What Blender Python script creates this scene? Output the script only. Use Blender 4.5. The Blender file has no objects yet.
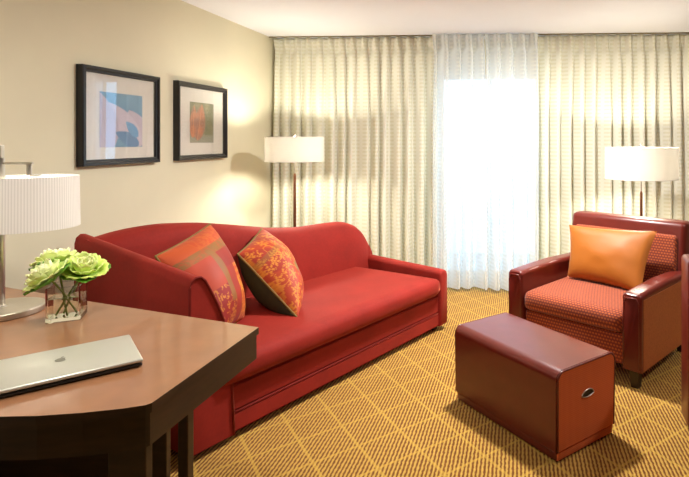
import bpy, bmesh, math, random
from mathutils import Vector, Matrix, noise
random.seed(7)
PI = math.pi
C = bpy.context.scene.collection
rad = math.radians

# ------------------------------------------------------------------ materials
def srgb(r, g, b):
    f = lambda c: (c/255/12.92) if c/255 <= .04045 else ((c/255+.055)/1.055)**2.4
    return (f(r), f(g), f(b), 1)

class NT:
    def __init__(s, name):
        s.m = bpy.data.materials.new(name); s.m.use_nodes = True
        s.t = s.m.node_tree; s.b = s.t.nodes['Principled BSDF']; s.out = s.t.nodes['Material Output']
    def n(s, typ, **kw):
        x = s.t.nodes.new(typ)
        for k, v in kw.items(): setattr(x, k, v)
        return x
    def l(s, a, b): s.t.links.new(a, b)
    def math(s, op, a, b=None, c=None):
        x = s.n('ShaderNodeMath', operation=op)
        for i, v in enumerate((a, b, c)):
            if v is None: continue
            if isinstance(v, (int, float)): x.inputs[i].default_value = v
            else: s.l(v, x.inputs[i])
        return x.outputs[0]
    def mix(s, fac, a, b, mode='MIX'):
        x = s.n('ShaderNodeMix', data_type='RGBA', blend_type=mode)
        for sock, v in ((x.inputs[0], fac), (x.inputs[6], a), (x.inputs[7], b)):
            if isinstance(v, (int, float, tuple)): sock.default_value = v
            else: s.l(v, sock)
        return x.outputs[2]
    def coord(s, kind='Object', scale=(1,1,1), rot=(0,0,0)):
        tc = s.n('ShaderNodeTexCoord'); mp = s.n('ShaderNodeMapping')
        mp.inputs['Scale'].default_value = scale; mp.inputs['Rotation'].default_value = rot
        s.l(tc.outputs[kind], mp.inputs[0]); return mp.outputs[0]
    def noise(s, co, scale, detail=3, rough=.5):
        x = s.n('ShaderNodeTexNoise'); s.l(co, x.inputs['Vector'])
        x.inputs['Scale'].default_value = scale; x.inputs['Detail'].default_value = detail
        x.inputs['Roughness'].default_value = rough
        return x.outputs['Fac']
    def ramp(s, fac, stops):
        x = s.n('ShaderNodeValToRGB'); s.l(fac, x.inputs[0]); e = x.color_ramp.elements
        while len(e) < len(stops): e.new(.5)
        for i, (p, c) in enumerate(stops): e[i].position = p; e[i].color = c
        return x.outputs[0]
    def bump(s, h, strength=.3, dist=.002):
        x = s.n('ShaderNodeBump'); x.inputs['Strength'].default_value = strength
        x.inputs['Distance'].default_value = dist; s.l(h, x.inputs['Height'])
        s.l(x.outputs[0], s.b.inputs['Normal'])
    def set(s, **kw):
        for k, v in kw.items():
            s.b.inputs[k.replace('_', ' ')].default_value = v
    def base(s, v):
        if isinstance(v, tuple): s.b.inputs['Base Color'].default_value = v
        else: s.l(v, s.b.inputs['Base Color'])

def mottled(name, col, rough=.6, amt=.12, scale=8, bump=0, bscale=200, **kw):
    t = NT(name); co = t.coord()
    f = t.noise(co, scale, 4)
    d = tuple(c*(1-amt) for c in col[:3])+(1,); e = tuple(min(1, c*(1+amt)) for c in col[:3])+(1,)
    t.base(t.ramp(f, [(.3, d), (.7, e)])); t.set(Roughness=rough, **kw)
    if bump: t.bump(t.noise(co, bscale, 2), bump, .001)
    return t.m

M = {}
M['wall'] = mottled('wall_paint', srgb(218, 211, 184), .75, .02, 3, .12, 350)
M['bounce_cut_wall'] = mottled('bounce_cut_brown', srgb(96, 74, 54), .8, .03, 3)  # unseen walls coloured dark to cut the light they bounce back
M['ceiling'] = mottled('ceiling_paint', srgb(226, 227, 232), .9, .01, 3)
M['white_trim'] = mottled('white_trim', srgb(225, 222, 212), .5, .02)
M['dark_track'] = mottled('dark_metal_track', srgb(110, 98, 66), .5, .05)
M['black_wood'] = mottled('black_lacquer', srgb(24, 20, 22), .3, .2, 10)
M['mat_board'] = mottled('mat_board', srgb(214, 208, 200), .85, .02, 30)
M['dark_wood'] = mottled('dark_wood', srgb(44, 24, 14), .4, .3, 6)
M['silver'] = mottled('brushed_silver', srgb(205, 200, 190), .3, .05, 20, Metallic=1.0)
M['lamp_base'] = mottled('lamp_base_metal', srgb(200, 192, 178), .38, .04, 20, Metallic=.85)
M['bronze'] = mottled('bronze_pole', srgb(120, 78, 52), .35, .1, 10, Metallic=.7)
M['black_plastic'] = mottled('black_plastic', srgb(18, 17, 16), .4, .1)
M['leather'] = mottled('wine_leather', srgb(100, 30, 22), .32, .08, 12, .12, 260, Coat_Weight=.15)
M['leather_top'] = M['leather']
M['gold_satin'] = mottled('gold_satin', srgb(166, 92, 6), .55, .06, 5, .1, 400, Sheen_Weight=.05)
M['olive'] = mottled('olive_fabric', srgb(42, 48, 22), .8, .15, 30)
M['piping_olive'] = mottled('olive_cord', srgb(120, 98, 42), .8, .15, 30)
M['stem'] = mottled('stem_green', srgb(150, 170, 80), .45, .15, 20)
M['balcony'] = mottled('balcony_concrete', srgb(190, 195, 200), .85, .05, 4)
M['cord'] = M['black_plastic']

def velvet(name, col):
    t = NT(name); co = t.coord()
    f = t.noise(co, 5, 4); g = t.noise(co, 60, 3)
    d = tuple(c*.86 for c in col[:3])+(1,); e = tuple(min(1, c*1.12) for c in col[:3])+(1,)
    t.base(t.ramp(t.math('ADD', t.math('MULTIPLY', f, .7), t.math('MULTIPLY', g, .3)), [(.35, d), (.65, e)]))
    t.set(Roughness=.75, Sheen_Weight=.25, Sheen_Roughness=.4, Specular_IOR_Level=.2)
    t.b.inputs['Sheen Tint'].default_value = srgb(255, 140, 110)
    t.bump(t.noise(co, 450, 2), .15, .001)
    return t.m
M['velvet'] = velvet('red_velvet', srgb(140, 34, 26))
M['velvet_dark'] = velvet('red_velvet_piping', srgb(120, 28, 22))

# wood desk top: glossy red brown veneer with fine grain
t = NT('desk_veneer'); co = t.coord(scale=(3, 14, 3), rot=(0, 0, .3))
g = t.noise(co, 3, 6, .6); h = t.noise(t.coord(), 2.5, 2)
t.base(t.ramp(t.math('ADD', t.math('MULTIPLY', g, .6), t.math('MULTIPLY', h, .4)),
     [(.3, srgb(88, 34, 17)), (.55, srgb(112, 48, 25)), (.75, srgb(128, 60, 33))]))
t.set(Roughness=.22, Coat_Weight=.5, Coat_Roughness=.12); M['desk_top'] = t.m
t = NT('desk_edge_wood'); co = t.coord(scale=(3, 3, 20))
t.base(t.ramp(t.noise(co, 3, 5), [(.3, srgb(38, 22, 14)), (.7, srgb(56, 34, 22))])); t.set(Roughness=.4); M['desk_side'] = t.m
M['desk_border'] = mottled('desk_edge_band', srgb(156, 108, 74), .3, .08, 12, Coat_Weight=.3)

# carpet: fine stripes along the room with a gold lattice
t = NT('carpet_weave')
tc = t.n('ShaderNodeTexCoord'); sp = t.n('ShaderNodeSeparateXYZ'); t.l(tc.outputs['Object'], sp.inputs[0])
x, y = sp.outputs[0], sp.outputs[1]
wob = t.math('MULTIPLY', t.math('SUBTRACT', t.noise(tc.outputs['Object'], 40, 2), .5), .010)
st = t.math('SINE', t.math('MULTIPLY', t.math('ADD', x, wob), 2*PI/.0175))
da = t.math('SINE', t.math('ADD', t.math('MULTIPLY', y, 2*PI/.034), t.math('MULTIPLY', st, 1.2)))
stripe = t.math('ADD', t.math('MULTIPLY', st, .42), t.math('ADD', t.math('MULTIPLY', da, .10), .48))
stripe = t.math('ADD', stripe, t.math('MULTIPLY', t.math('SUBTRACT', t.noise(tc.outputs['Object'], 160, 2), .5), .5))
def lattice(ang, ph):
    u = t.math('ADD', t.math('MULTIPLY', x, math.cos(ang)), t.math('MULTIPLY', y, math.sin(ang)))
    u = t.math('ADD', u, wob)
    fr = t.math('FRACT', t.math('ADD', t.math('DIVIDE', u, .215), ph))
    return t.math('LESS_THAN', t.math('ABSOLUTE', t.math('SUBTRACT', fr, .5)), .03)
la = t.math('MAXIMUM', lattice(rad(38.5), .03), lattice(rad(38.5-90+3), .40))
la = t.math('MULTIPLY', la, .52)
col = t.ramp(stripe, [(.22, srgb(112, 68, 28)), (.72, srgb(190, 150, 72))])
col = t.mix(la, col, srgb(200, 162, 72))
t.base(col); t.set(Roughness=.95, Specular_IOR_Level=.1, Sheen_Weight=.1); t.bump(stripe, .5, .004)
M['carpet'] = t.m

# drapery: cream with small woven horizontal dashes
def drape_mat(name, col, dark, trans, transp):
    t = NT(name); t.t.nodes.remove(t.b)
    uv = t.n('ShaderNodeTexCoord'); sp = t.n('ShaderNodeSeparateXYZ'); t.l(uv.outputs['UV'], sp.inputs[0])
    u, v = sp.outputs[0], sp.outputs[1]
    a = t.math('GREATER_THAN', t.math('SINE', t.math('MULTIPLY', v, 2*PI/.037)), .1)
    b = t.math('GREATER_THAN', t.math('SINE', t.math('MULTIPLY', u, 2*PI/.075)), -.4)
    pat = t.math('MULTIPLY', a, b)
    c = t.mix(t.math('MULTIPLY', pat, 1.0), col, dark)
    d = t.n('ShaderNodeBsdfDiffuse'); tr = t.n('ShaderNodeBsdfTranslucent'); tp = t.n('ShaderNodeBsdfTransparent')
    t.l(c, d.inputs[0]); t.l(c, tr.inputs[0])
    m1 = t.n('ShaderNodeMixShader'); m1.inputs[0].default_value = trans
    t.l(d.outputs[0], m1.inputs[1]); t.l(tr.outputs[0], m1.inputs[2])
    m2 = t.n('ShaderNodeMixShader')
    if transp:
        lw = t.n('ShaderNodeLayerWeight'); lw.inputs[0].default_value = .5     # voile is denser seen edge-on
        k = t.math('POWER', t.math('SUBTRACT', 1, lw.outputs[1]), 2.2)
        t.l(t.math('MULTIPLY', k, t.math('SUBTRACT', transp, t.math('MULTIPLY', pat, transp*.3))), m2.inputs[0])
    else: m2.inputs[0].default_value = 0
    t.l(m1.outputs[0], m2.inputs[1]); t.l(tp.outputs[0], m2.inputs[2]); t.l(m2.outputs[0], t.out.inputs[0])
    return t.m
M['drape'] = drape_mat('cream_drapery', srgb(250, 249, 236), srgb(241, 239, 219), .35, 0)
M['sheer'] = drape_mat('sheer_voile', srgb(246, 247, 244), srgb(236, 236, 230), .42, .5)

def shade_mat(name, col, tcol, emit, ribs):
    t = NT(name); t.t.nodes.remove(t.b)
    c = col
    if ribs:
        uv = t.n('ShaderNodeTexCoord'); sp = t.n('ShaderNodeSeparateXYZ'); t.l(uv.outputs['UV'], sp.inputs[0])
        f = t.math('ADD', t.math('MULTIPLY', t.math('SINE', t.math('MULTIPLY', sp.outputs[0], 2*PI*ribs)), .5), .5)
        c = t.mix(f, col, tuple(x*.80 for x in col[:3])+(1,))
    d = t.n('ShaderNodeBsdfDiffuse'); tr = t.n('ShaderNodeBsdfTranslucent')
    for q in (d, tr):
        if isinstance(c, tuple): q.inputs[0].default_value = c
        else: t.l(c, q.inputs[0])
    if not isinstance(tcol, type(None)) and isinstance(c, tuple): tr.inputs[0].default_value = tcol
    m = t.n('ShaderNodeMixShader'); m.inputs[0].default_value = .5
    t.l(d.outputs[0], m.inputs[1]); t.l(tr.outputs[0], m.inputs[2])
    e = t.n('ShaderNodeEmission'); e.inputs[0].default_value = srgb(255, 244, 226); e.inputs[1].default_value = emit
    a = t.n('ShaderNodeAddShader'); t.l(m.outputs[0], a.inputs[0]); t.l(e.outputs[0], a.inputs[1])
    t.l(a.outputs[0], t.out.inputs[0]); return t.m
M['shade'] = shade_mat('glowing_linen_shade', srgb(246, 240, 230), (.38, .365, .33, 1), .12, 0)
M['shade_ribbed'] = shade_mat('ribbed_white_shade', srgb(232, 229, 227), None, .10, 110)

t = NT('patterned_chair_fabric'); co = t.coord(); sp = t.n('ShaderNodeSeparateXYZ'); t.l(co, sp.inputs[0])
zz = t.math('ADD', sp.outputs[1], sp.outputs[2])
row = t.math('MULTIPLY', zz, 1/.020)
ix = t.math('ADD', t.math('MULTIPLY', sp.outputs[0], 1/.020), t.math('MULTIPLY', t.math('FLOOR', row), .5))
dx = t.math('SUBTRACT', t.math('FRACT', ix), .5); dy = t.math('SUBTRACT', t.math('FRACT', row), .5)
dist = t.math('ADD', t.math('MULTIPLY', dx, dx), t.math('MULTIPLY', t.math('MULTIPLY', dy, dy), 1.6))
f = t.math('GREATER_THAN', dist, .13)
col = t.mix(f, srgb(184, 88, 34), srgb(122, 42, 20))
t.base(col); t.set(Roughness=.85, Sheen_Weight=.2); t.bump(t.math('SUBTRACT', 1, dist), .4, .003); M['chair_fabric'] = t.m

t = NT('ribbed_orange_fabric'); co = t.coord(); sp = t.n('ShaderNodeSeparateXYZ'); t.l(co, sp.inputs[0])
s1 = t.math('SINE', t.math('MULTIPLY', t.math('ADD', sp.outputs[0], sp.outputs[1]), 2*PI/.0075))
s2 = t.math('SINE', t.math('MULTIPLY', sp.outputs[2], 2*PI/.009))
f = t.math('ADD', t.math('MULTIPLY', s1, .35), t.math('ADD', t.math('MULTIPLY', s2, .15), .5))
t.base(t.ramp(f, [(.2, srgb(196, 88, 40)), (.8, srgb(224, 118, 62))])); t.set(Roughness=.85); t.bump(f, .2, .001); M['orange_fabric'] = t.m
t = NT('caramel_side_fabric'); co = t.coord()
t.base(t.ramp(t.noise(co, 90, 3), [(.3, srgb(150, 80, 40)), (.7, srgb(170, 94, 50))])); t.set(Roughness=.6); M['caramel'] = t.m

def glass(name, col=(1,1,1,1), rough=0, ior=1.45):
    t = NT(name); t.base(col); t.set(Roughness=rough, Transmission_Weight=1.0, IOR=ior); return t.m
def thin_glass(name, refl=.08):
    t = NT(name); t.t.nodes.remove(t.b)
    g = t.n('ShaderNodeBsdfGlossy'); g.inputs['Roughness'].default_value = .02
    tp = t.n('ShaderNodeBsdfTransparent'); fr = t.n('ShaderNodeLayerWeight'); fr.inputs[0].default_value = .5
    fac = t.math('ADD', t.math('MULTIPLY', t.math('POWER', fr.outputs[1], 3), .8), refl)
    m = t.n('ShaderNodeMixShader'); t.l(fac, m.inputs[0]); t.l(tp.outputs[0], m.inputs[1]); t.l(g.outputs[0], m.inputs[2])
    t.l(m.outputs[0], t.out.inputs[0]); return t.m
M['glass'] = glass('vase_glass', (.96, .98, .95, 1))
M['water'] = glass('water', (.97, 1, .96, 1), 0, 1.33)
M['pane'] = thin_glass('window_glass', .03)
M['picture_glass'] = thin_glass('picture_glass', .045)
M['laptop'] = mottled('laptop_aluminium', srgb(212, 212, 198), .36, .03, 4, Metallic=.5)
M['laptop_dark'] = mottled('laptop_edge', srgb(48, 46, 44), .45, .1, Metallic=.4)
M['emblem'] = mottled('grey_emblem', srgb(140, 138, 124), .4, .05, Metallic=.6)

def attr_mat(name, rough=.6, sheen=0):
    t = NT(name); a = t.n('ShaderNodeVertexColor', layer_name='Col')
    t.base(a.outputs[0]); t.set(Roughness=rough, Sheen_Weight=sheen); return t.m
M['art'] = attr_mat('printed_art', .7)
M['petal'] = attr_mat('petal', .55, .1); M['petal'].node_tree.nodes['Principled BSDF'].inputs['Subsurface Weight'].default_value = .15
M['petal'].node_tree.nodes['Principled BSDF'].inputs['Subsurface Radius'].default_value = (.01, .012, .004)
M['leaf'] = mottled('leaf_green', srgb(104, 168, 40), .45, .25, 30)
M['pillow_pattern'] = attr_mat('patchwork_silk', .62, .05)
def emis(name, col, s):
    t = NT(name); t.t.nodes.remove(t.b); e = t.n('ShaderNodeEmission'); e.inputs[0].default_value = col
    e.inputs[1].default_value = s; t.l(e.outputs[0], t.out.inputs[0]); return t.m
M['diffuser'] = emis('lit_diffuser', srgb(255, 244, 226), 6)
M['bulb'] = emis('lit_bulb', srgb(255, 230, 190), 8)

# ------------------------------------------------------------------ helpers
def obj(name, bm, m, parent=None, smooth=None, kind=None):
    bmesh.ops.recalc_face_normals(bm, faces=bm.faces)
    me = bpy.data.meshes.new(name); bm.to_mesh(me); bm.free()
    ms = m if isinstance(m, (list, tuple)) else [m]
    for q in ms: me.materials.append(q)
    if smooth is not None:
        me.polygons.foreach_set('use_smooth', [True]*len(me.polygons))
        if smooth < 180: me.set_sharp_from_angle(angle=rad(smooth))
    o = bpy.data.objects.new(name, me); C.objects.link(o)
    if parent: o.parent = parent
    if kind: o['kind'] = kind
    return o
def thing(name, label, cat, loc=(0,0,0), rz=0, group=None):
    o = bpy.data.objects.new(name, None); C.objects.link(o); o.empty_display_size = .1
    o.location = loc; o.rotation_euler = (0, 0, rz); o['label'] = label; o['category'] = cat
    if group: o['group'] = group
    return o
def struct(name, bm, m, smooth=None): return obj(name, bm, m, None, smooth, 'structure')
def box(bm, x0, x1, y0, y1, z0, z1, bev=0, seg=3, mi=0):
    b = bmesh.new(); bmesh.ops.create_cube(b, size=1)
    for v in b.verts:
        v.co = Vector(((x0+x1)/2+v.co.x*(x1-x0), (y0+y1)/2+v.co.y*(y1-y0), (z0+z1)/2+v.co.z*(z1-z0)))
    if bev: bmesh.ops.bevel(b, geom=list(b.edges), offset=bev, segments=seg, profile=.5, affect='EDGES')
    for f in b.faces: f.material_index = mi
    me = bpy.data.meshes.new('tmp'); b.to_mesh(me); b.free(); bm.from_mesh(me); bpy.data.meshes.remove(me)
    return bm
def nb(): return bmesh.new()
def bx(*a, **k): return box(nb(), *a, **k)
def cyl(bm, c, r, z0, z1, n=40, r2=None, cap=True):
    r2 = r if r2 is None else r2
    lo = [bm.verts.new((c[0]+r*math.cos(2*PI*i/n), c[1]+r*math.sin(2*PI*i/n), z0)) for i in range(n)]
    hi = [bm.verts.new((c[0]+r2*math.cos(2*PI*i/n), c[1]+r2*math.sin(2*PI*i/n), z1)) for i in range(n)]
    for i in range(n): bm.faces.new((lo[i], lo[(i+1)%n], hi[(i+1)%n], hi[i]))
    if cap: bm.faces.new(lo[::-1]); bm.faces.new(hi)
    return bm
def lathe(bm, prof, c=(0,0), n=48, closed=False):
    rings = []
    for r, z in prof:
        rings.append([bm.verts.new((c[0]+max(r, 1e-4)*math.cos(2*PI*i/n), c[1]+max(r, 1e-4)*math.sin(2*PI*i/n), z)) for i in range(n)])
    k = len(rings)
    for j in range(k if closed else k-1):
        a, b = rings[j], rings[(j+1) % k]
        for i in range(n): bm.faces.new((a[i], a[(i+1)%n], b[(i+1)%n], b[i]))
    return bm
def tube(bm, pts, r, n=10, closed=False):
    pts = [Vector(p) for p in pts]; k = len(pts); rings = []
    up = Vector((0,0,1))
    for i, p in enumerate(pts):
        if closed: d = pts[(i+1)%k]-pts[i-1]
        else: d = pts[min(i+1,k-1)]-pts[max(i-1,0)]
        d.normalize()
        a = d.cross(up)
        if a.length < .05: a = d.cross(Vector((1,0,0)))
        a.normalize(); b = d.cross(a)
        rr = r(i/(k-1)) if callable(r) else r
        rings.append([bm.verts.new(p+a*math.cos(2*PI*j/n)*rr+b*math.sin(2*PI*j/n)*rr) for j in range(n)])
    for i in range(k if closed else k-1):
        q, s = rings[i], rings[(i+1)%k]
        for j in range(n): bm.faces.new((q[j], q[(j+1)%n], s[(j+1)%n], s[j]))
    if not closed: bm.faces.new(rings[0][::-1]); bm.faces.new(rings[-1])
    return bm
def loft(bm, secs, cap=True):
    R = [[bm.verts.new(p) for p in s] for s in secs]; n = len(R[0])
    for a, b in zip(R, R[1:]):
        for j in range(n): bm.faces.new((a[j], a[(j+1)%n], b[(j+1)%n], b[j]))
    if cap: bm.faces.new(R[0][::-1]); bm.faces.new(R[-1])
    return bm
def prism(bm, poly, z0, z1):
    lo = [bm.verts.new((x, y, z0)) for x, y in poly]; hi = [bm.verts.new((x, y, z1)) for x, y in poly]
    n = len(poly)
    for i in range(n): bm.faces.new((lo[i], lo[(i+1)%n], hi[(i+1)%n], hi[i]))
    bm.faces.new(lo[::-1]); bm.faces.new(hi); return bm
def interp(tab, x):
    if x <= tab[0][0]: return tab[0][1]
    for (a, p), (b, q) in zip(tab, tab[1:]):
        if x <= b:
            t = (x-a)/(b-a); t = t*t*(3-2*t) if False else t
            return p+(q-p)*t
    return tab[-1][1]
def cushion(bm, x0, x1, y0, y1, z0, z1, crown=.02, rnd=.045, nx=28, ny=20, front=.012):
    """soft boxed cushion: superellipse shoulders, crowned top, bulging front"""
    cx, cy, cz = (x0+x1)/2, (y0+y1)/2, (z0+z1)/2
    b = nb(); bmesh.ops.create_cube(b, size=2)
    bmesh.ops.subdivide_edges(b, edges=b.edges[:], cuts=13, use_grid_fill=True)
    hx, hy, hz = (x1-x0)/2, (y1-y0)/2, (z1-z0)/2
    for v in b.verts:
        # cluster the cuts near the edges, then round the corners
        p = Vector([math.copysign(abs(c)**.55, c) for c in v.co])
        q = Vector((p.x*hx, p.y*hy, p.z*hz))
        inner = Vector([max(-h+rnd, min(h-rnd, c)) for c, h in zip(q, (hx, hy, hz))])
        d = q-inner
        if d.length > 1e-6: q = inner+d.normalized()*min(rnd, max(abs(d.x), abs(d.y), abs(d.z)))
        k = (1-(q.x/hx)**2)*(1-(q.y/hy)**2)
        q.z += crown*max(0, k)*(1 if q.z > 0 else -.2)
        if q.y < 0: q.y -= front*max(0, 1-(q.z/hz)**2)*(-q.y/hy)
        v.co = q+Vector((cx, cy, cz))
    me = bpy.data.meshes.new('tmp'); b.to_mesh(me); b.free(); bm.from_mesh(me); bpy.data.meshes.remove(me)
    return bm
def color_mesh(o, fn):
    me = o.data; ca = me.color_attributes.new('Col', 'FLOAT_COLOR', 'POINT')
    for i, v in enumerate(me.vertices): ca.data[i].color = fn(i, v.co)

# ------------------------------------------------------------------ room
XL, XR, YB, YF, ZC = -2.433, 3.3, 5.40, -2.6, 2.43
struct('floor', bx(XL-.1, XR+.1, YF-.1, YB+.1, -.08, 0), M['carpet'])
struct('ceiling', bx(XL-.1, XR+.1, YF-.1, YB+.1, ZC, ZC+.08), M['ceiling'])
struct('wall_left', bx(XL-.1, XL, YF-.1, YB+.1, 0, ZC), M['wall'])
struct('wall_right', bx(XR, XR+.1, YF-.1, YB+.1, 0, ZC), M['bounce_cut_wall'])
struct('wall_front', bx(XL, XR, YF-.1, YF, 0, ZC), M['bounce_cut_wall'])
WX0, WX1, WZ0, WZ1 = -.80, .22, .04, 2.08
w = nb()
box(w, XL, WX0, YB, YB+.12, 0, ZC); box(w, WX1, XR, YB, YB+.12, 0, ZC)
box(w, WX0, WX1, YB, YB+.12, WZ1, ZC); box(w, WX0, WX1, YB, YB+.12, 0, WZ0)
struct('wall_back', w, M['wall'])
w = nb()
for a in ((WX0, WX0+.05), (WX1-.05, WX1)): box(w, a[0], a[1], YB+.03, YB+.09, WZ0, WZ1, .004)
for a in ((WZ0, WZ0+.06), (WZ1-.05, WZ1)): box(w, WX0+.05, WX1-.05, YB+.03, YB+.09, a[0], a[1], .004)
box(w, -.315, -.265, YB+.035, YB+.085, WZ0+.06, WZ1-.05, .004)
struct('window_1', w, M['white_trim'])
g = struct('window_2', bx(WX0+.05, WX1-.05, YB+.055, YB+.061, WZ0+.06, WZ1-.05), M['pane'])
struct('baseboard_left', bx(XL, XL+.014, YF, YB, 0, .09, .003), M['white_trim'])
struct('trim_1', bx(-1.6, 1.2, YB+.14, YB+1.5, -.14, -.02), M['balcony'])

# ------------------------------------------------------------------ window dressing
def drape(name, label, cat, x0, x1, y0, mat, pitch, amp, topz=2.422, z0=.02, seed=0, flare=1.3, wav=0):
    rnd = random.Random(seed)
    n = max(60, int((x1-x0)/pitch*14)); zs = [z0+(topz-.19-z0)*i/26 for i in range(27)] + [topz-.19+.19*i/10 for i in range(1, 11)]
    np_ = (x1-x0)/pitch
    jit = [rnd.uniform(-.25, .25) for _ in range(int(np_)+3)]; am = [rnd.uniform(.55, 1.25) for _ in range(int(np_)+3)]
    bm = nb(); uvl = bm.loops.layers.uv.new('UVMap'); V = []; U = {}
    for z in zs:
        row = []
        h = (topz-z)/(topz-z0)             # 0 top .. 1 bottom
        head = max(0, 1-(topz-z)/.19)      # 1 at the very top, 0 below the pleat heading
        pin = math.exp(-((topz-z-.115)/.035)**2)
        for i in range(n+1):
            u = i/n; p = u*np_; k = int(p); fr = p-k
            j0, j1 = jit[k], jit[k+1]; ph = p+(j0*(1-fr)+j1*fr)*min(1, h*3)
            c = .5+.5*math.cos(2*PI*ph)
            a = am[k]*(1-fr)+am[k+1]*fr
            powr = 1+2.2*pin
            yy = amp*(.55+.45*min(1, h*1.5))*(a if head == 0 else 1)*(1+(flare-1)*h)*c**powr
            yy = yy*(1-.35*pin) + head*.012*math.cos(4*PI*p)
            xx = x0+u*(x1-x0)+.018*math.sin(2*PI*ph*1.0+1.2)*(1-head)+.010*math.sin(5*u+seed)*h
            yy += wav*h*math.sin(3.1*u*np_/4+seed)
            v = bm.verts.new((xx, y0-yy, z if z > z0 else z0+.012*c*(.4+.6*a))); row.append(v)
            U[v] = (u*(x1-x0)*1.35, z)
        V.append(row)
    for a, b in zip(V, V[1:]):
        for i in range(n):
            f = bm.faces.new((a[i], a[i+1], b[i+1], b[i]))
            for l in f.loops: l[uvl].uv = U[l.vert]
    o = obj(name, bm, mat, None, 180); o['label'] = label; o['category'] = cat
    m = o.modifiers.new('thickness', 'SOLIDIFY'); m.thickness = .0015
    return o
drape('drape', 'cream woven drape left of the bright window, reaching the wall corner behind the sofa', 'curtain', -2.405, -.80, 5.25, M['drape'], .112, .075, seed=3)
drape('drape', 'cream woven drape right of the bright window, behind the leather armchair and floor lamp', 'curtain', .17, 3.2, 5.25, M['drape'], .112, .075, seed=5)
sl = drape('sheer_curtain', 'left half of the white sheer curtain over the bright window, next to the sofa end', 'curtain', -.81, -.325, 5.11, M['sheer'], .115, .07, seed=8, flare=1.9, wav=.03)
sr = drape('sheer_curtain', 'right half of the white sheer curtain over the bright window, next to the armchair', 'curtain', -.315, .19, 5.11, M['sheer'], .115, .07, seed=12, flare=1.9, wav=.03)
for o in (sl, sr): o.modifiers.clear()
tr = obj('curtain_track', bx(XL+.005, 3.25, 5.148, 5.160, 2.419, 2.4295, .001), M['dark_track'])
tr['label'] = 'thin curtain track running under the ceiling above the drapes'; tr['category'] = 'curtain track'

# ------------------------------------------------------------------ ceiling lights (above the view), one added as fill
def ceiling_light(x, y, watts, lab, size=.34):
    t = thing('ceiling_light', lab, 'light', (x, y, ZC))
    obj('fixture_ring', lathe(nb(), [(size/2, 0), (size/2+.02, 0), (size/2+.02, -.035), (size/2, -.035)], closed=True), M['white_trim'], t, 40)
    obj('diffuser', cyl(nb(), (0, 0), size/2, -.025, -.005), M['diffuser'], t)
    L = bpy.data.lights.new('ceiling_lamp', 'AREA'); L.shape = 'DISK'; L.size = size*.55; L.energy = watts; L.color = (1, .97, .92)
    lo = bpy.data.objects.new('ceiling_lamp', L); C.objects.link(lo); lo.location = (x, y, ZC-.05)
    return t
ceiling_light(-.06, 3.56, 100, 'round ceiling light above the leather ottoman')
ceiling_light(-1.0, 1.15, 20, 'round ceiling light, unseen, added as fill above the wooden desk')  # fill source added over the desk, no lamp known there
ceiling_light(2.3, 2.5, 26, 'round ceiling light nearest the right wall')

# ------------------------------------------------------------------ sofa
SA = rad(63.49); S0 = Vector((-1.418, 2.304, 0))
sofa = thing('sofa', 'long red velvet sofa with a curved back, high left arm and low right arm', 'sofa', S0, SA)
def xr(y): return 1.965+.105*max(0, min(1, y/.9))      # right side flares towards the back
# plinth and rail, following the flared right side
def slab(bm, x0, inset, y0, y1, z0, z1, r=.01):
    prism(bm, [(x0, y0), (xr(y0)-inset, y0), (xr(y1)-inset, y1), (x0, y1)], z0, z1)
    bmesh.ops.bevel(bm, geom=list(bm.edges), offset=r, segments=2, affect='EDGES'); return bm
obj('base', slab(nb(), .10, .045, .010, 1.02, .035, .132), M['velvet'], sofa, 40)
obj('front_rail', slab(nb(), .12, .05, .016, .98, .130, .264, .012), M['velvet'], sofa, 40)
obj('piping', tube(nb(), [(.17+i*.1, .012, .132) for i in range(18)], .0045), M['velvet_dark'], sofa, 180)
obj('seat_cushion', cushion(nb(), .10, 1.875, -.016, .86, .266, .405, .014, .05, front=.016), M['velvet'], sofa, 180)
obj('piping', tube(nb(), [(.2+i*.0905, -.004, .282) for i in range(19)], .004), M['velvet_dark'], sofa, 180)
# back: lofted along the length with a serpentine crest and rounded right end
crest = [(-.02, .895), (.05, .915), (.179, .934), (.339, .938), (.579, .913), (.817, .866), (1.086, .808), (1.347, .775), (1.642, .770), (1.80, .760), (1.90, .722), (1.96, .675), (2.02, .60), (2.065, .52), (2.09, .44)]
def crest_s(x):
    return sum(interp(crest, x+d*.04)*w for d, w in ((-2, .1), (-1, .2), (0, .4), (1, .2), (2, .1))) if x < 1.8 else interp(crest, x)
secs = []
xs = [-.015+.03*i for i in range(61)]; xs += [1.80+.29*math.sin(PI/2*i/12) for i in range(1, 13)]
xs = sorted(set(round(v, 4) for v in xs))
for x in xs:
    zt = crest_s(x); e = max(0, (x-1.80)/.29); k = math.sqrt(max(0.02, 1-e*e)) if e > 0 else 1
    lw = min(1, max(.0, (x+.015)/.10)); k2 = .75+.25*math.sqrt(lw)
    yc, hw = .905, .105*(.35+.65*k)*k2
    yf, yb = yc-hw, yc+hw+.02
    r = min(hw, .10)
    sec = [(x, yf-.045, .22), (x, yf-.035, .38), (x, yf-.015, zt-.30*(zt-.35)), (x, yf, zt-r*.95)]
    for a in range(1, 8):
        th_ = PI-a*PI/8; sec.append((x, (yf+yb)/2+math.cos(th_)*(yb-yf)/2, zt-r+math.sin(th_)*r))
    sec += [(x, yb, zt-r*.95), (x, yb, .4), (x, yb-.01, .06), (x, yf, .06)]
    secs.append(sec)
obj('backrest', loft(nb(), secs), M['velvet'], sofa, 60)
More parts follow.
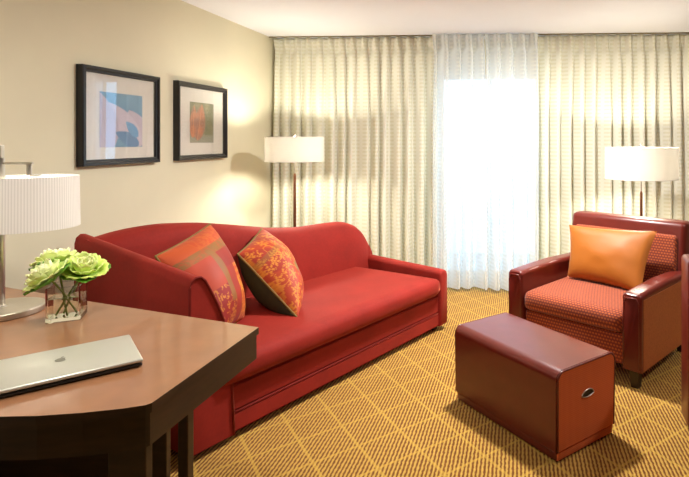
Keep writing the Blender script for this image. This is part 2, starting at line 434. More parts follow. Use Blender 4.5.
# left arm: high wedge-shaped arm with an inward sloping inner face
def lsec(y, s=1, inset=0):
    zt = .815+.105*y; k = (zt)/.815
    P_ = [(-.025, .035), (-.027, .40), (-.025, .77), (-.018, .797), (.002, .813), (.026, .811), (.046, .792), (.075, .735), (.108, .665), (.136, .59), (.158, .48), (.175, .34), (.188, .035)]
    cx = .07
    return [((px-cx)*s+cx, y, (pz*k if pz > .05 else pz)*(1 if s == 1 else .5+.5*s+0)) for px, pz in P_]
ys = [0, .012]+[.06*i for i in range(1, 18)]
obj('high_arm', loft(nb(), [lsec(y) for y in ys]), M['velvet'], sofa, 50)
pts = lsec(-.002); obj('piping', tube(nb(), [Vector(p) for p in pts], .006, 8), M['velvet_dark'], sofa, 180)
# right arm: low narrow arm, flat front
def rsec(y, s=1):
    x1 = xr(y); x0 = x1-.092
    zt = .447+.015*y; r = .032; out = [(x0, y, .035)]
    for a in range(0, 7): th_ = PI-a*PI/12; out.append((x0+r+math.cos(th_)*r, y, zt-r+math.sin(th_)*r))
    for a in range(0, 7): th_ = PI/2-a*PI/12; out.append((x1-r+math.cos(th_)*r, y, zt-r+math.sin(th_)*r))
    out.append((x1, y, .035)); cx, cz = (x0+x1)/2, .24
    return [((p[0]-cx)*s+cx, y, (p[2]-cz)*(.5+.5*s)+cz) for p in out]
ss = [(-.012, .82), (-.006, .93), (.004, .98), (.02, 1)]
obj('low_arm', loft(nb(), [rsec(y, s) for y, s in ss]+[rsec(.06*i) for i in range(1, 17)]), M['velvet'], sofa, 45)
for lx, ly in ((.02, .05), (1.86, .05), (.02, .93), (1.9, .93)):
    obj('leg', bx(lx, lx+.06, ly, ly+.06, 0, .036, .004), M['dark_wood'], sofa)

# ------------------------------------------------------------------ patchwork cushions on the sofa
def pillow(name, label, corners, thick, front, back, colfn=None, frame=None, origin=(0,0,0), rz=0, N=30, puff=.45, pinch=.10):
    TL, TR, BR, BL = [Vector(c) for c in corners]
    cen = (TL+TR+BR+BL)/4
    R = Matrix.Rotation(rz, 3, 'Z'); wc = R @ cen+Vector(origin)
    t = thing(name, label, 'cushion', wc, rz)
    nrm = (TR-TL+BR-BL).cross(TL-BL+TR-BR).normalized()
    def grid(side, scale=1):
        bm = nb(); G = []
        for j in range(N+1):
            row = []
            for i in range(N+1):
                u, v = i/N, j/N
                a, b = 2*u-1, 2*v-1
                # edges pull inward between the corners
                a2 = a*(1-pinch*(1-b*b)); b2 = b*(1-pinch*(1-a*a))
                uu, vv = (a2+1)/2, (b2+1)/2
                p = TL.lerp(TR, uu).lerp(BL.lerp(BR, uu), vv)-cen
                hgt = (max(0, (1-a*a)*(1-b*b)))**puff*thick/2
                wr = .006*noise.noise(Vector((a*2.2, b*2.2, side*3.1+thick*9)))*(1-max(abs(a), abs(b))**4)
                row.append(bm.verts.new(p+nrm*side*(hgt+wr*1.5)))
            G.append(row)
        for j in range(N):
            for i in range(N): bm.faces.new((G[j][i], G[j][i+1], G[j+1][i+1], G[j+1][i]))
        return bm
    def rim():
        pts = []
        for e in range(4):
            for i in range(N):
                s = i/N*2-1
                a, b = [(s, -1), (1, s), (-s, 1), (-1, -s)][e]
                a2 = a*(1-pinch*(1-b*b)); b2 = b*(1-pinch*(1-a*a))
                pts.append(TL.lerp(TR, (a2+1)/2).lerp(BL.lerp(BR, (a2+1)/2), (b2+1)/2)-cen)
        return pts
    f = obj('front_panel', grid(1), front, t, 180)
    if colfn: color_mesh(f, lambda i, co: colfn((i % (N+1))/N, (i//(N+1))/N))
    obj('back_panel', grid(-1), back, t, 180)
    return t, rim
OR, RD, GD, OL, YL = srgb(186, 62, 16), srgb(140, 22, 16), srgb(200, 110, 22), srgb(116, 96, 36), srgb(226, 150, 40)
def lerp4(a, b, t): return tuple(a[i]*(1-t)+b[i]*t for i in range(4))
def floral(u, v, sc, seed, n=5):
    d, pts = noise.voronoi(Vector((u*sc, v*sc, seed)))
    p = pts[0]; th_ = math.atan2(v*sc-p[1], u*sc-p[0]); rr = math.hypot(v*sc-p[1], u*sc-p[0])
    edge = .36*(1+.38*math.cos(n*th_+p[0]*7))
    ring = 1 if rr < edge and not (.10 < rr < .15) and abs(rr-edge*.8) > .03 else 0
    vine = 1 if abs(noise.noise(Vector((u*sc*.8, v*sc*.8, seed+3)))) < .035 else 0
    return max(ring, vine*.8)
def patch1(u, v):
    fl = floral(u, v, 8, 2)
    if v < .17: base = lerp4(OR, GD, .5*fl if u > .3 else .2)
    elif .17 <= v < .27 and u < .9: base = lerp4(OL, OR, .25+.4*fl)
    elif .34 < u < .43 and v < .8: base = lerp4(OL, OR, .3)
    elif u > .60 and v > .46:
        s_ = .5+.5*math.sin(v*95)
        base = lerp4(OR, YL, .55*s_ if v < .62 else .15+.75*fl)
    elif u > .43: base = lerp4(RD, OR, .12 if v < .46 else .3)
    elif v > .6: base = lerp4(RD, YL, .55*fl)
    else: base = lerp4(OR, RD, .3)
    n = noise.noise(Vector((u*6, v*6, 1)))*.15
    return tuple(max(0, c*(1+n)) for c in base[:3])+(1,)
def patch2(u, v):
    f = floral(u, v, 6.5, 5, 6); g = noise.noise(Vector((u*3, v*3, 4)))
    if u > .74 and .12 < v < .8: base = RD
    else: base = lerp4(OR, RD, .6 if g > .12 else .2)
    if u < .74 or v > .8: base = lerp4(base, YL, .7*f)
    if .55 < v < .66 and .42 < u < .95: base = lerp4(base, OL, .8)
    if .22 < v < .30 and u < .5: base = lerp4(base, OL, .4)
    return base
NP = 110
def sofa_pillow(name, label, cs, th_, fn):
    t, rim = pillow(name, label, cs, th_, M['pillow_pattern'], M['olive'], fn, None, S0, SA, N=NP, puff=.5, pinch=.035)
    obj('piping', tube(nb(), rim(), .006, 8, True), M['piping_olive'], t, 180)
    t['group'] = 'patchwork cushions on the sofa'
sofa_pillow('throw_pillow', 'orange and red patchwork cushion nearer the high arm of the sofa', [(.105, .50, .835), (.545, .73, .92), (.56, .44, .40), (.235, .22, .43)], .30, patch1)
sofa_pillow('throw_pillow', 'orange floral cushion with dark olive back, the one nearer the middle of the sofa seat', [(.615, .57, .745), (.93, .765, .835), (.90, .40, .405), (.71, .17, .405)], .31, patch2)

# ------------------------------------------------------------------ leather armchair
def make_armchair(label, loc, rz, W=.955):
    t = thing('armchair', label, 'armchair', loc, rz)
    def arm(x0, x1):
        b = nb(); secs = []
        for y, s in ((.0, .86), (.006, .95), (.018, 1), (.10, 1), (.40, 1), (.74, 1), (.77, .97)):
            zt = .548+.012*math.sin(min(1, y/.7)*PI); r = .028; out = [(x0, y, .105)]
            for a in range(7): q = PI-a*PI/12; out.append((x0+r+math.cos(q)*r, y, zt-r+math.sin(q)*r))
            for a in range(7): q = PI/2-a*PI/12; out.append((x1-r+math.cos(q)*r, y, zt-r+math.sin(q)*r))
            out.append((x1, y, .105)); cx, cz = (x0+x1)/2, .33
            secs.append([((p[0]-cx)*s+cx, y, (p[2]-cz)*(.75+.25*s)+cz) for p in out])
        return loft(b, secs)
    for x0, x1, sd in ((0, .12, -1), (W-.12, W, 1)):
        a = obj('arm', arm(x0, x1), M['leather'], t, 45)
        xo = x0-.003 if sd < 0 else x1-.004
        p = obj('side_panel', bx(xo, xo+.007, .028, .80, .108, .515, .003, 2), M['caramel'], a); p['label'] = 'caramel side panel'
        obj('piping', tube(nb(), [(q[0], -.001, q[2]) for q in ([(x0+.012, 0, .13), (x0+.012, 0, .49), (x0+.03, 0, .523), (x1-.03, 0, .523), (x1-.012, 0, .49), (x1-.012, 0, .13)])], .004, 8), M['leather'], a, 180)
    obj('seat_rail', bx(.118, W-.118, .035, .80, .115, .292, .015), M['chair_fabric'], t, 40)
    obj('seat_cushion', cushion(nb(), .122, W-.122, .012, .70, .293, .425, .018, .04, front=.014), M['chair_fabric'], t, 180)
    # reclined back: leather frame with a fabric panel
    def slabsec(x0, x1, y0, th_, z0, z1, lean, r):
        b = bx(x0, x1, -th_/2, th_/2, z0, z1, bev=r, seg=4)
        for v in b.verts:
            v.co.y += y0+(v.co.z-z0)*lean
            f = (v.co.z-z0)/(z1-z0); v.co.x = (v.co.x-(x0+x1)/2)*(1-.02*f)+(x0+x1)/2
            if f > .9: v.co.z += .012*(1-((v.co.x-(x0+x1)/2)/((x1-x0)/2))**2)
        return b
    bk = obj('backrest', slabsec(.025, W-.025, .735, .15, .12, .862, .12, .035), M['leather'], t, 40)
    p = obj('back_panel', slabsec(.075, W-.075, .668+.02, .06, .33, .775, .12, .022), M['chair_fabric'], bk, 40); p['label'] = 'patterned fabric panel'
    for lx, ly in ((.03, .03), (W-.09, .03), (.03, .72), (W-.09, .72)):
        b = bx(lx, lx+.06, ly, ly+.06, 0, .12)
        for v in b.verts:
            if v.co.z < .01: v.co.x += (lx+.03-v.co.x)*.3; v.co.y += (ly+.03-v.co.y)*.3
        obj('leg', b, M['dark_wood'], t)
    return t
CA = rad(-37.5); C0 = Vector((-.068, 3.645, 0))
make_armchair('wine leather armchair with a patterned orange seat and short wooden legs, facing the ottoman', C0, CA)
t, rim = pillow('throw_pillow', 'plain gold satin cushion leaning on the back of the armchair', [(.13, .56, .795), (.79, .60, .815), (.77, .40, .44), (.19, .44, .445)], .17, M['gold_satin'], M['gold_satin'], None, None, C0, CA, N=30, puff=.5, pinch=.06)

# armchair cut off by the right edge of the view (tall leather back)
t = thing('club_chair', 'dark wine leather chair cut off by the right edge of the photo', 'chair', (.812, 2.62, 0), rad(-4))
obj('backrest', bx(0, .84, 0, .17, .03, .845, bev=.022, seg=4), M['leather'], t, 40)
obj('seat', bx(.11, .73, -.66, .0, .1, .43, bev=.035, seg=4), M['leather'], t, 40)
for ax_ in (.0, .735): obj('arm', bx(ax_, ax_+.105, -.66, .005, .08, .60, bev=.03, seg=4), M['leather'], t, 40)
for lx, ly in ((.03, -.63), (.76, -.63), (.03, .10), (.76, .10)): obj('leg', bx(lx, lx+.05, ly, ly+.05, 0, .10, .004), M['dark_wood'], t)

# ------------------------------------------------------------------ ottoman
ot = thing('ottoman', 'wine leather ottoman with an orange fabric end and a metal grip, before the armchair', 'ottoman', (.062, 2.79, 0), rad(-48))
ot.scale = (1.035, 1.03, 1.0)
def osec(x, hy, z0, z1, r):
    out = [(x, -hy, z0)]
    for a in range(9): q = PI-a*PI/16; out.append((x, -hy+r+math.cos(q)*r, z1-r+math.sin(q)*r))
    for a in range(9): q = PI/2-a*PI/16; out.append((x, hy-r+math.cos(q)*r, z1-r+math.sin(q)*r))
    out.append((x, hy, z0)); return out
def obody(x0, x1, hy, z0, z1, r):
    def tap(sec):   # the body widens a touch towards the top
        return [(p[0]*(1-.012*(1-p[2]/.4)), p[1]*(1-.02*(1-p[2]/.4)), p[2]) for p in sec]
    n = 12
    return loft(nb(), [tap(osec(x0+(x1-x0)*i/n, hy, z0, z1, r)) for i in range(n+1)])
obj('leather_cover', obody(-.366, .366, .196, .047, .404, .045), M['leather'], ot, 40)
for s in (-1, 1):
    e = obj('end_panel', obody(min(s*.360, s*.374), max(s*.360, s*.374), .186, .05, .396, .038), M['orange_fabric'], ot, 40)
    e['label'] = 'orange ribbed fabric end panel'
    xx = s*.372
    edge = [(xx*(1-.012*(1-p[2]/.4)), p[1]*(1-.02*(1-p[2]/.4)), p[2]) for p in osec(xx, .191, .05, .400, .040)]
    obj('piping', tube(nb(), edge, .0045, 8), M['leather'], ot, 180)
    # half-round metal grip: lip ring round a flat fan, cavity shade painted black
    b = nb(); R_ = .040
    arc = [(R_*math.cos(a), R_*math.sin(a)*.95) for a in [PI*i/16 for i in range(17)]]
    gx = s*.3745
    tube(b, [(gx, q[0], .250+q[1]*.66) for q in arc]+[(gx, -.040+.080*i/6, .250-.009*math.sin(PI*i/6)) for i in range(1, 6)], .003, 8, True)
    lo = [b.verts.new((gx+s*.001, q[0], .250+q[1]*.66)) for q in arc]+[b.verts.new((gx+s*.001, 0, .241))]
    ce = b.verts.new((gx-s*.001, 0, .254))
    for i in range(len(lo)): b.faces.new((lo[i], lo[(i+1) % len(lo)], ce))
    for f_ in b.faces: f_.material_index = 1 if len(f_.verts) == 3 else 0
    h = obj('grip', b, [M['silver'], M['black_plastic']], ot, 60); h['label'] = 'metal grip with recess shade painted black'
obj('plinth', bx(-.360, .360, -.188, .188, .006, .044, .006), M['leather'], ot, 40)
for s in (-1, 1):
    obj('plinth_end', bx(min(s*.357, s*.364), max(s*.357, s*.364), -.184, .184, .008, .042, .002), M['orange_fabric'], ot, 40)
for sx in (-1, 1):
    for sy in (-1, 1): obj('foot', cyl(nb(), (sx*.32, sy*.15), .02, 0, .008), M['dark_wood'], ot)

# ------------------------------------------------------------------ floor lamps
def lamp_light(loc, watts, r=.03, col=(1, .94, .80)):
    L = bpy.data.lights.new('bulb_light', 'POINT'); L.energy = watts; L.shadow_soft_size = r; L.color = col
    o = bpy.data.objects.new('bulb_light', L); C.objects.link(o); o.location = loc
def shade_mesh(r0, r1, z0, z1, n=96, th_=.003):
    bm = nb(); uvl = bm.loops.layers.uv.new('UVMap')
    prof = [(r0, z0), (r1, z1), (r1-th_, z1), (r0-th_, z0)]
    rings = [[bm.verts.new((r*math.cos(2*PI*i/n), r*math.sin(2*PI*i/n), z)) for i in range(n)] for r, z in prof]
    for j in range(4):
        a, b = rings[j], rings[(j+1)%4]
        for i in range(n):
            f = bm.faces.new((a[i], a[(i+1)%n], b[(i+1)%n], b[i]))
            for l, u, v in zip(f.loops, (i, i+1, i+1, i), (0, 0, 1, 1)): l[uvl].uv = (u/n, v)
    return bm
def floor_lamp(label, x, y, r, zb, zt, watts):
    t = thing('floor_lamp', label, 'floor lamp', (x, y, 0), 0, 'floor lamps')
    obj('base', lathe(nb(), [(0, 0), (.14, 0), (.142, .006), (.138, .018), (.03, .026), (.014, .04), (0, .04)]), M['bronze'], t, 40)
    obj('pole', lathe(nb(), [(0, .03), (.011, .03), (.013, .6), (.011, zb-.12), (.006, zb-.10), (0, zb-.10)], n=24), M['bronze'], t, 60)
    obj('neck', lathe(nb(), [(0, zb-.11), (.006, zb-.11), (.0055, zt+.004), (0, zt+.004)], n=16), M['silver'], t, 60)
    sh = obj('lamp_shade', shade_mesh(r, r, zb, zt), M['shade'], t, 60)
    b = nb()
    for z in (zb+.003, zt-.003): tube(b, [((r-.0015)*math.cos(a), (r-.0015)*math.sin(a), z) for a in [2*PI*i/64 for i in range(64)]], .003, 6, True)
    obj('rim', b, M['white_trim'], sh, 180)
    b = nb()
    for a in (0, 2*PI/3, 4*PI/3): tube(b, [(.005*math.cos(a), .005*math.sin(a), zt-.012), ((r-.003)*math.cos(a), (r-.003)*math.sin(a), zt-.004)], .002, 6)
    obj('spider', b, M['silver'], sh, 180)
    obj('finial', lathe(nb(), [(0, zt), (.007, zt), (.011, zt+.012), (.008, zt+.022), (0, zt+.028)], n=20), M['silver'], t, 180)
    bz = (zb+zt)/2
    obj('bulb', lathe(nb(), [(0, bz-.03)]+[(.024*math.sin(q), bz-.024*math.cos(q)) for q in [PI*i/8 for i in range(1, 8)]]+[(0, bz+.03)], c=(.04, 0), n=20), M['bulb'], t, 180)
    for s in (.10, -.10): lamp_light((x+s*.7, y+s*.3, bz), watts/2)
floor_lamp('lit floor lamp with white drum shade behind the sofa', -1.90, 4.51, .238, 1.236, 1.448, 42)
floor_lamp('lit floor lamp with white drum shade behind the leather armchair', .992, 4.41, .288, 1.108, 1.360, 42)

# ------------------------------------------------------------------ pictures on the left wall
def picture(label, y0, z0, artfn, w=.645, h=.568, ax=(.145, .50), az=(.105, .43)):
    t = thing('picture_frame', label, 'picture', (XL, y0, z0), 0, 'framed prints on the wall')
    d, m = .042, .036
    b = nb()
    # mitred moulding: profile swept round the rectangle
    prof = [(0, 0), (d*.9, 0), (d, .004), (d, .016), (d*.80, .024), (d*.78, m-.004), (d*.66, m), (.006, m)]
    R_ = []
    for cy, cz, sy, sz in ((0, 0, 1, 1), (w, 0, -1, 1), (w, h, -1, -1), (0, h, 1, -1)):
        R_.append([b.verts.new((.001+px_, cy+sy*q, cz+sz*q)) for px_, q in prof])
    for i in range(4):
        a, c = R_[i], R_[(i+1) % 4]
        for j in range(len(prof)): k = (j+1) % len(prof); b.faces.new((a[j], a[k], c[k], c[j]))
    obj('frame', b, M['black_wood'], t, 30)
    obj('mat_board', bx(.012, .018, m-.006, w-m+.006, m-.006, h-m+.006), M['mat_board'], t)
    N = 90; b = nb(); G = []
    for j in range(N+1): G.append([b.verts.new((.0195, ax[0]+(ax[1]-ax[0])*i/N, az[0]+(az[1]-az[0])*j/N)) for i in range(N+1)])
    for j in range(N):
        for i in range(N): b.faces.new((G[j][i], G[j][i+1], G[j+1][i+1], G[j+1][i]))
    a = obj('print', b, M['art'], t)
    color_mesh(a, lambda i, co: artfn((i % (N+1))/N, (i//(N+1))/N))
    obj('glass', bx(.026, .028, m-.004, w-m+.004, m-.004, h-m+.004), M['picture_glass'], t)
def leaf_d(u, v, cx, cy, L_, W_, ang):
    du, dv = u-cx, v-cy; a = du*math.cos(ang)+dv*math.sin(ang); c = -du*math.sin(ang)+dv*math.cos(ang)
    if a < 0 or a > L_: return 9, c
    s = a/L_; wd = W_*(math.sin(PI*s**.8))**.8
    return abs(c)/max(wd, 1e-4), c
def art_blue(u, v):
    n = noise.noise(Vector((u*4, v*4, 2)))*.12
    base = lerp4(srgb(70, 120, 160), srgb(110, 160, 190), .5+n*2)
    for cx, cy, L_, W_, an, cl in ((.98, .02, .75, .30, 2.0, srgb(186, 172, 190)), (.98, .04, 1.25, .26, 2.45, srgb(196, 184, 200)), (.2, -.1, 1.1, .30, 1.75, srgb(180, 168, 188))):
        d, c = leaf_d(u, v, cx, cy, L_, W_, an)
        if d < 1: base = lerp4(cl, srgb(150, 140, 165), .4*(1 if abs(c) < .008 else .3*abs(math.sin(c*60+u*40))))
    d, c = leaf_d(u, v, .92, .04, .62, .13, 2.75)
    if d < 1: base = srgb(74, 124, 170)
    d, c = leaf_d(u, v, .9, .2, .42, .10, 2.4)
    if d < 1: base = srgb(92, 150, 196)
    return base
def art_leaf(u, v):
    n = noise.noise(Vector((u*5, v*5, 7)))
    base = lerp4(srgb(84, 92, 60), srgb(128, 120, 84), .5+n)
    if v < .2: base = lerp4(srgb(112, 110, 92), srgb(140, 138, 118), .5+.5*math.sin(u*40+v*90))
    for cx, cy, L_, W_, an in ((.3, .06, .92, .24, 1.35), (.12, .12, .8, .16, 1.5)):
        d, c = leaf_d(u, v, cx, cy, L_, W_, an)
        if d < 1:
            base = lerp4(srgb(178, 92, 52), srgb(142, 76, 60), max(0, min(1, .5+n*2)))
            if abs(c) < .010 or abs(math.sin((u+v)*26+abs(c)*60)) < .12: base = srgb(206, 134, 84)
    return base
picture('black framed botanical print in blue and lilac, nearer the desk lamp', 2.853, 1.272, art_blue)
picture('black framed botanical print of a rust leaf on green, nearer the drapes', 3.692, 1.274, art_leaf, ax=(.165, .475), az=(.125, .43))

# ------------------------------------------------------------------ desk
desk = thing('desk', 'large angular wooden desk with a red-brown top in the left foreground', 'desk', (-1.6, 1.6, 0))
DO = Vector((-1.6, 1.6))
poly = [(-.926, 1.886), (-.932, 1.330), (-.940, 1.318), (-.985, 1.298), (-1.07, 1.272), (-1.17, 1.252), (-1.28, 1.242), (-1.6, 1.236), (-2.425, 1.236), (-2.425, 2.372), (-2.229, 2.308), (-1.768, 2.150)]
pl = [(a-DO.x, b_-DO.y) for a, b_ in poly]
b = prism(nb(), pl, .726, .75)
b.faces.ensure_lookup_table(); b.normal_update()
top = [f for f in b.faces if f.normal.z > .9]
bmesh.ops.inset_region(b, faces=top, thickness=.022, depth=0)
b.normal_update()
for f in b.faces: f.material_index = 1
for f in top: f.material_index = 0
for f in b.faces:
    if abs(f.normal.z) < .5: f.material_index = 2
obj('tabletop', b, [M['desk_top'], M['desk_border'], M['desk_side']], desk)
def shrink(pl, d):
    c = Vector((sum(p[0] for p in pl)/len(pl), sum(p[1] for p in pl)/len(pl))); out = []
    n = len(pl)
    for i in range(n):
        a, p, q = Vector(pl[i-1]), Vector(pl[i]), Vector(pl[(i+1) % n])
        e1 = (p-a).normalized(); e2 = (q-p).normalized(); n1 = Vector((e1.y, -e1.x)); n2 = Vector((e2.y, -e2.x))
        m = (n1+n2).normalized(); s = d/max(.3, m.dot(n1))
        w1 = p+m*s; w2 = p-m*s
        out.append(tuple(w1 if (w1-c).length < (w2-c).length else w2))
    return out
inn = shrink(pl, .006); inn2 = shrink(pl, .032)
b = nb()
for z in (.638, .7255):
    pass
lo = [b.verts.new((x_, y_, .640)) for x_, y_ in inn]; hi = [b.verts.new((x_, y_, .7255)) for x_, y_ in inn]
lo2 = [b.verts.new((x_, y_, .640)) for x_, y_ in inn2]; hi2 = [b.verts.new((x_, y_, .7255)) for x_, y_ in inn2]
n_ = len(inn)
for i in range(n_):
    j = (i+1) % n_
    for A_, B_ in ((lo, hi), (hi, hi2), (hi2, lo2), (lo2, lo)): b.faces.new((A_[i], A_[j], B_[j], B_[i]))
obj('apron', b, M['desk_side'], desk)
def dleg(x0, x1, y0, y1):
    obj('leg', bx(x0-DO.x, x1-DO.x, y0-DO.y, y1-DO.y, 0, .64, .003, 2), M['desk_side'], desk)
dleg(-1.045, -.945, 1.325, 1.352); dleg(-.975, -.945, 1.50, 1.53)
dleg(-2.40, -2.33, 1.27, 1.34); dleg(-2.40, -2.33, 2.22, 2.29)
obj('under_desk_shade', bx(-2.33-DO.x, -1.25-DO.x, 1.86-DO.y, 1.885-DO.y, .10, .64, .003), M['desk_side'], desk)  # dark sheet added to stand for the shade under the desk

# ------------------------------------------------------------------ desk lamp
tl = thing('table_lamp', 'brushed metal desk lamp with ribbed white shade on the desk', 'table lamp', (-1.995, 1.985, .7502))
obj('base', lathe(nb(), [(0, .0), (.134, .0), (.138, .004), (.138, .021), (.134, .025), (0, .0265)], n=64), M['lamp_base'], tl, 40)
obj('pole', lathe(nb(), [(0, .0), (.0125, .0), (.0125, .60), (0, .60)], n=24), M['silver'], tl, 40)
obj('collar', lathe(nb(), [(0, .02), (.018, .02), (.018, .032), (.0125, .034)], n=24), M['silver'], tl, 40)
obj('top_block', bx(-.008, .008, -.008, .008, .60, .65, .002), M['silver'], tl)
obj('arm', bx(.0, .130, -.005, .005, .575, .584, .002), M['silver'], tl)
obj('post', lathe(nb(), [(0, .535), (.009, .535), (.009, .576), (0, .576)], c=(.115, 0), n=16), M['silver'], tl, 40)
sh = obj('lamp_shade', shade_mesh(.158, .155, .332, .530, 128), M['shade_ribbed'], tl, 60); sh.location = (.115, 0, 0)
b = nb()
for a in (0, 2*PI/3, 4*PI/3): tube(b, [(.004*math.cos(a), .004*math.sin(a), .533), (.153*math.cos(a), .153*math.sin(a), .527)], .002, 6)
obj('spider', b, M['silver'], sh)
obj('bulb', lathe(nb(), [(0, .40)]+[(.026*math.sin(q), .44-.026*math.cos(q)) for q in [PI*i/8 for i in range(1, 8)]]+[(0, .535)], c=(.115, 0), n=20), M['bulb'], tl, 180)
lamp_light((-1.995+.115, 1.985, .7502+.44), 14, .03)
obj('power_cord', tube(nb(), [(.0, .138, .006), (.03, .135, .006), (.055, .15, .012), (.075, .165, .022), (.095, .172, .03), (.10, .18, .018), (.085, .20, .006), (.04, .22, .006)], .004, 8), M['cord'], tl, 180)

# ------------------------------------------------------------------ laptop
LA = math.atan2(1.72-1.549+.02, -1.315+1.559)
lt = thing('laptop', 'closed silver laptop lying on the desk', 'laptop', (-1.315, 1.52, .7502), rad(44))
# local x runs from the wall side to the right end, y towards the far side
b = bx(-.205, .165, -.132, .132, .014, .026, .006, 3); obj('lid', b, M['laptop'], lt, 40)
obj('base', bx(-.203, .163, -.130, .130, .003, .0125, .004, 3), M['laptop_dark'], lt, 40)
obj('hinge', tube(nb(), [(-.15, .131, .012), (.11, .131, .012)], .004), M['laptop_dark'], lt)
# small emblem on the lid: apple-like rounded mark with a leaf
b = nb(); prof = []
for i in range(36):
    a = 2*PI*i/36; r = .0155*(1+.10*math.cos(2*a+PI)-.08*max(0, math.sin(a))**6-.05*max(0, -math.sin(a))**6)
    xx, yy = r*math.cos(a), r*math.sin(a)
    if xx > .009: xx = .009+(.0155-xx)*.5*(1 if abs(yy) < .008 else 0)+(xx-.009)*(0 if abs(yy) < .008 else 1)
    prof.append((xx, yy))
prism(b, prof, .0260, .0263)
prism(b, [(.001, .0175), (.004, .0175), (.008, .0215), (.009, .026), (.005, .0255), (.002, .022)], .0260, .0263)
e = obj('emblem', b, M['emblem'], lt); e.location = (-.02, .012, 0)

# ------------------------------------------------------------------ vase and flowers
VX, VY, VA = -1.695, 1.947, rad(28)
vs = thing('vase', 'square clear glass vase with water on the desk', 'vase', (VX, VY, .7502), VA)
b = nb(); h = .052; t_ = .006; H_ = .128
o_ = [(-h, -h), (h, -h), (h, h), (-h, h)]; i_ = [(x_*(h-t_)/h, y_*(h-t_)/h) for x_, y_ in o_]
ol = [b.verts.new((*p, 0)) for p in o_]; oh = [b.verts.new((*p, H_)) for p in o_]
il = [b.verts.new((*p, .014)) for p in i_]; ih = [b.verts.new((*p, H_)) for p in i_]
for i in range(4):
    j = (i+1) % 4
    b.faces.new((ol[i], ol[j], oh[j], oh[i])); b.faces.new((oh[i], oh[j], ih[j], ih[i])); b.faces.new((ih[i], ih[j], il[j], il[i]))
b.faces.new(ol[::-1]); b.faces.new(il)
bmesh.ops.bevel(b, geom=[e for e in b.edges], offset=.0012, segments=2, affect='EDGES')
obj('glass_body', b, M['glass'], vs, 30)
w_ = h-t_-.0006
obj('water', bx(-w_, w_, -w_, w_, .0146, .085), M['water'], vs)

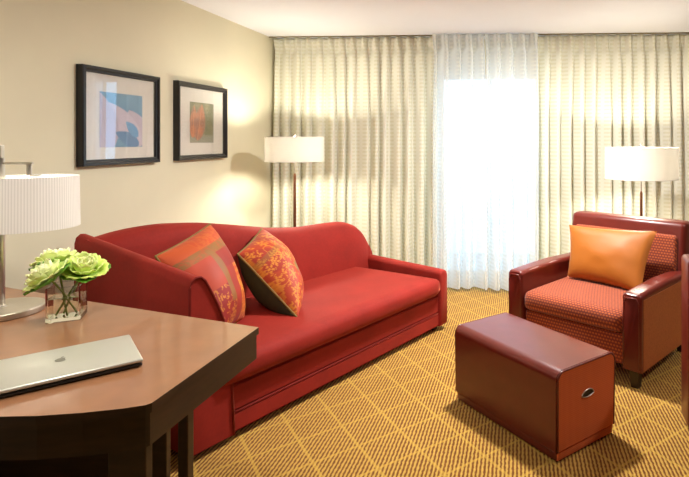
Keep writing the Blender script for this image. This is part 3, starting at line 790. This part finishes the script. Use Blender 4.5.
def flower(loc, tilt, az, R_, seed, foot, tone, label):
    rnd = random.Random(seed)
    t = thing('flower', label, 'flower', loc, 0, 'green blooms in the glass vase')
    rot = Matrix.Rotation(az, 3, 'Z') @ Matrix.Rotation(tilt, 3, 'Y')
    b = nb(); cols = []
    layers = [(4, .18, .75, .10), (5, .34, .85, .10), (6, .52, .90, .075), (7, .72, .82, .045), (8, .92, .55, .0)]
    for li, (n, rr, hh, dz) in enumerate(layers):
        for k in range(n):
            a0 = 2*PI*(k+.5*(li % 2))/n+rnd.uniform(-.15, .15); span = 2*PI/n*.85
            NU, NV = 10, 8; G = []
            rj = rr*rnd.uniform(.92, 1.08); hj = hh*rnd.uniform(.9, 1.08)
            for j in range(NV+1):
                v = j/NV; row = []
                for i in range(NU+1):
                    u = i/NU*2-1
                    wdt = math.sqrt(max(0, 1-(max(0, v-.25)/.80)**2.5))
                    a = a0+u*span*wdt*(.55+.45*v)
                    rad_ = R_*rj*(.25+.75*math.sin(v*PI/2)**.7)*(1+.10*v**3*li/3) + R_*.03*math.sin(u*5+k)*v
                    z = R_*(hj*v**1.3*.85-.15*(1-v)) + R_*.045*math.sin(u*5+k*2+li)*v**2 - R_*(.30 if li > 2 else .12)*v**4*(li/4)
                    p = rot @ Vector((rad_*math.cos(a), rad_*math.sin(a), z-R_*.2))
                    row.append(b.verts.new(p)); cols.append((li, v))
                G.append(row)
            for j in range(NV):
                for i in range(NU): b.faces.new((G[j][i], G[j][i+1], G[j+1][i+1], G[j+1][i]))
    o = obj('petals', b, M['petal'], t, 180)
    o.modifiers.new('thickness', 'SOLIDIFY').thickness = .0012
    inner, outer = tone
    color_mesh(o, lambda i, co: lerp4(lerp4(outer, srgb(120, 170, 40), .5), lerp4(inner, outer, cols[i][0]/5), min(1, .25+cols[i][1])))
    # guard leaves round the bloom
    b = nb()
    for k in range(5):
        a0 = 2*PI*k/5+rnd.uniform(-.3, .3); G = []
        for j in range(9):
            v = j/8; row = []
            for i in range(7):
                u = i/3-1; wd = .55*math.sin(PI*(.12+.83*v))**.8
                p = Vector((R_*(.15+1.0*v), R_*u*wd, R_*(-.45+.35*v-.1*v*v+.10*u*u+.03*math.sin(9*v+u*4))))
                row.append(b.verts.new(rot @ (Matrix.Rotation(a0, 3, 'Z') @ p)))
            G.append(row)
        for j in range(8):
            for i in range(6): b.faces.new((G[j][i], G[j][i+1], G[j+1][i+1], G[j+1][i]))
    o = obj('leaves', b, M['leaf'], t, 180); o.modifiers.new('thickness', 'SOLIDIFY').thickness = .001
    st_ = rot @ Vector((0, 0, -R_*.35)); f_ = Vector(foot)-Vector(loc)
    mid = (st_+f_)/2+Vector((0, 0, .01))
    pts = [st_*(1-s)**2+mid*2*s*(1-s)+f_*s*s for s in [i/10 for i in range(11)]]
    obj('stem', tube(nb(), pts, .0035, 8), M['stem'], t, 180)
def vp(x_, y_, z_):
    q = Matrix.Rotation(VA, 3, 'Z') @ Vector((x_, y_, 0)); return (VX+q.x, VY+q.y, .7502+z_)
W1, G1 = srgb(252, 253, 214), srgb(232, 248, 140)
W2, G2 = srgb(250, 254, 190), srgb(214, 240, 92)
flower(vp(-.050, -.055, .180), rad(36), rad(222), .074, 1, vp(.03, .02, .018), (W1, G1), 'pale green bloom at the front left of the vase')
flower(vp(.055, .0, .188), rad(26), rad(-40), .072, 2, vp(-.03, .0, .018), (W2, G2), 'yellow-green bloom at the right of the vase')
flower(vp(-.045, .060, .208), rad(22), rad(150), .074, 3, vp(.01, -.03, .018), (W1, G1), 'pale green bloom at the back left of the vase')
flower(vp(.045, .085, .185), rad(22), rad(60), .058, 4, vp(-.01, .02, .018), (W2, G2), 'small yellow-green bloom at the back of the vase, half hidden')

# ------------------------------------------------------------------ daylight and camera
wd = bpy.data.worlds.new('daylight'); bpy.context.scene.world = wd; wd.use_nodes = True
bg = wd.node_tree.nodes['Background']; bg.inputs[0].default_value = (.44, .72, 1, 1); bg.inputs[1].default_value = 3.3
P_ = bpy.data.lights.new('window_portal', 'AREA'); P_.shape = 'RECTANGLE'; P_.size = 1.0; P_.size_y = 2.0; P_.cycles.is_portal = True
po = bpy.data.objects.new('window_portal', P_); C.objects.link(po); po.location = ((WX0+WX1)/2, YB+.13, 1.06); po.rotation_euler = (rad(-90), 0, 0)

cam = bpy.data.cameras.new('camera'); co_ = bpy.data.objects.new('camera', cam); C.objects.link(co_)
cam.sensor_width = 36; cam.lens = 36*540/689
cam.shift_x = (344.5-490)/689; cam.shift_y = -(238.5-140)/689
co_.location = (0, 0, 1.42); co_.rotation_euler = (rad(90), 0, math.atan(28/540)); cam.clip_start = .05
sc = bpy.context.scene; sc.camera = co_
sc.view_settings.view_transform = 'Standard'; sc.view_settings.look = 'None'
sc.view_settings.gamma = 1; sc.view_settings.use_curve_mapping = False
sc.view_settings.exposure = .0
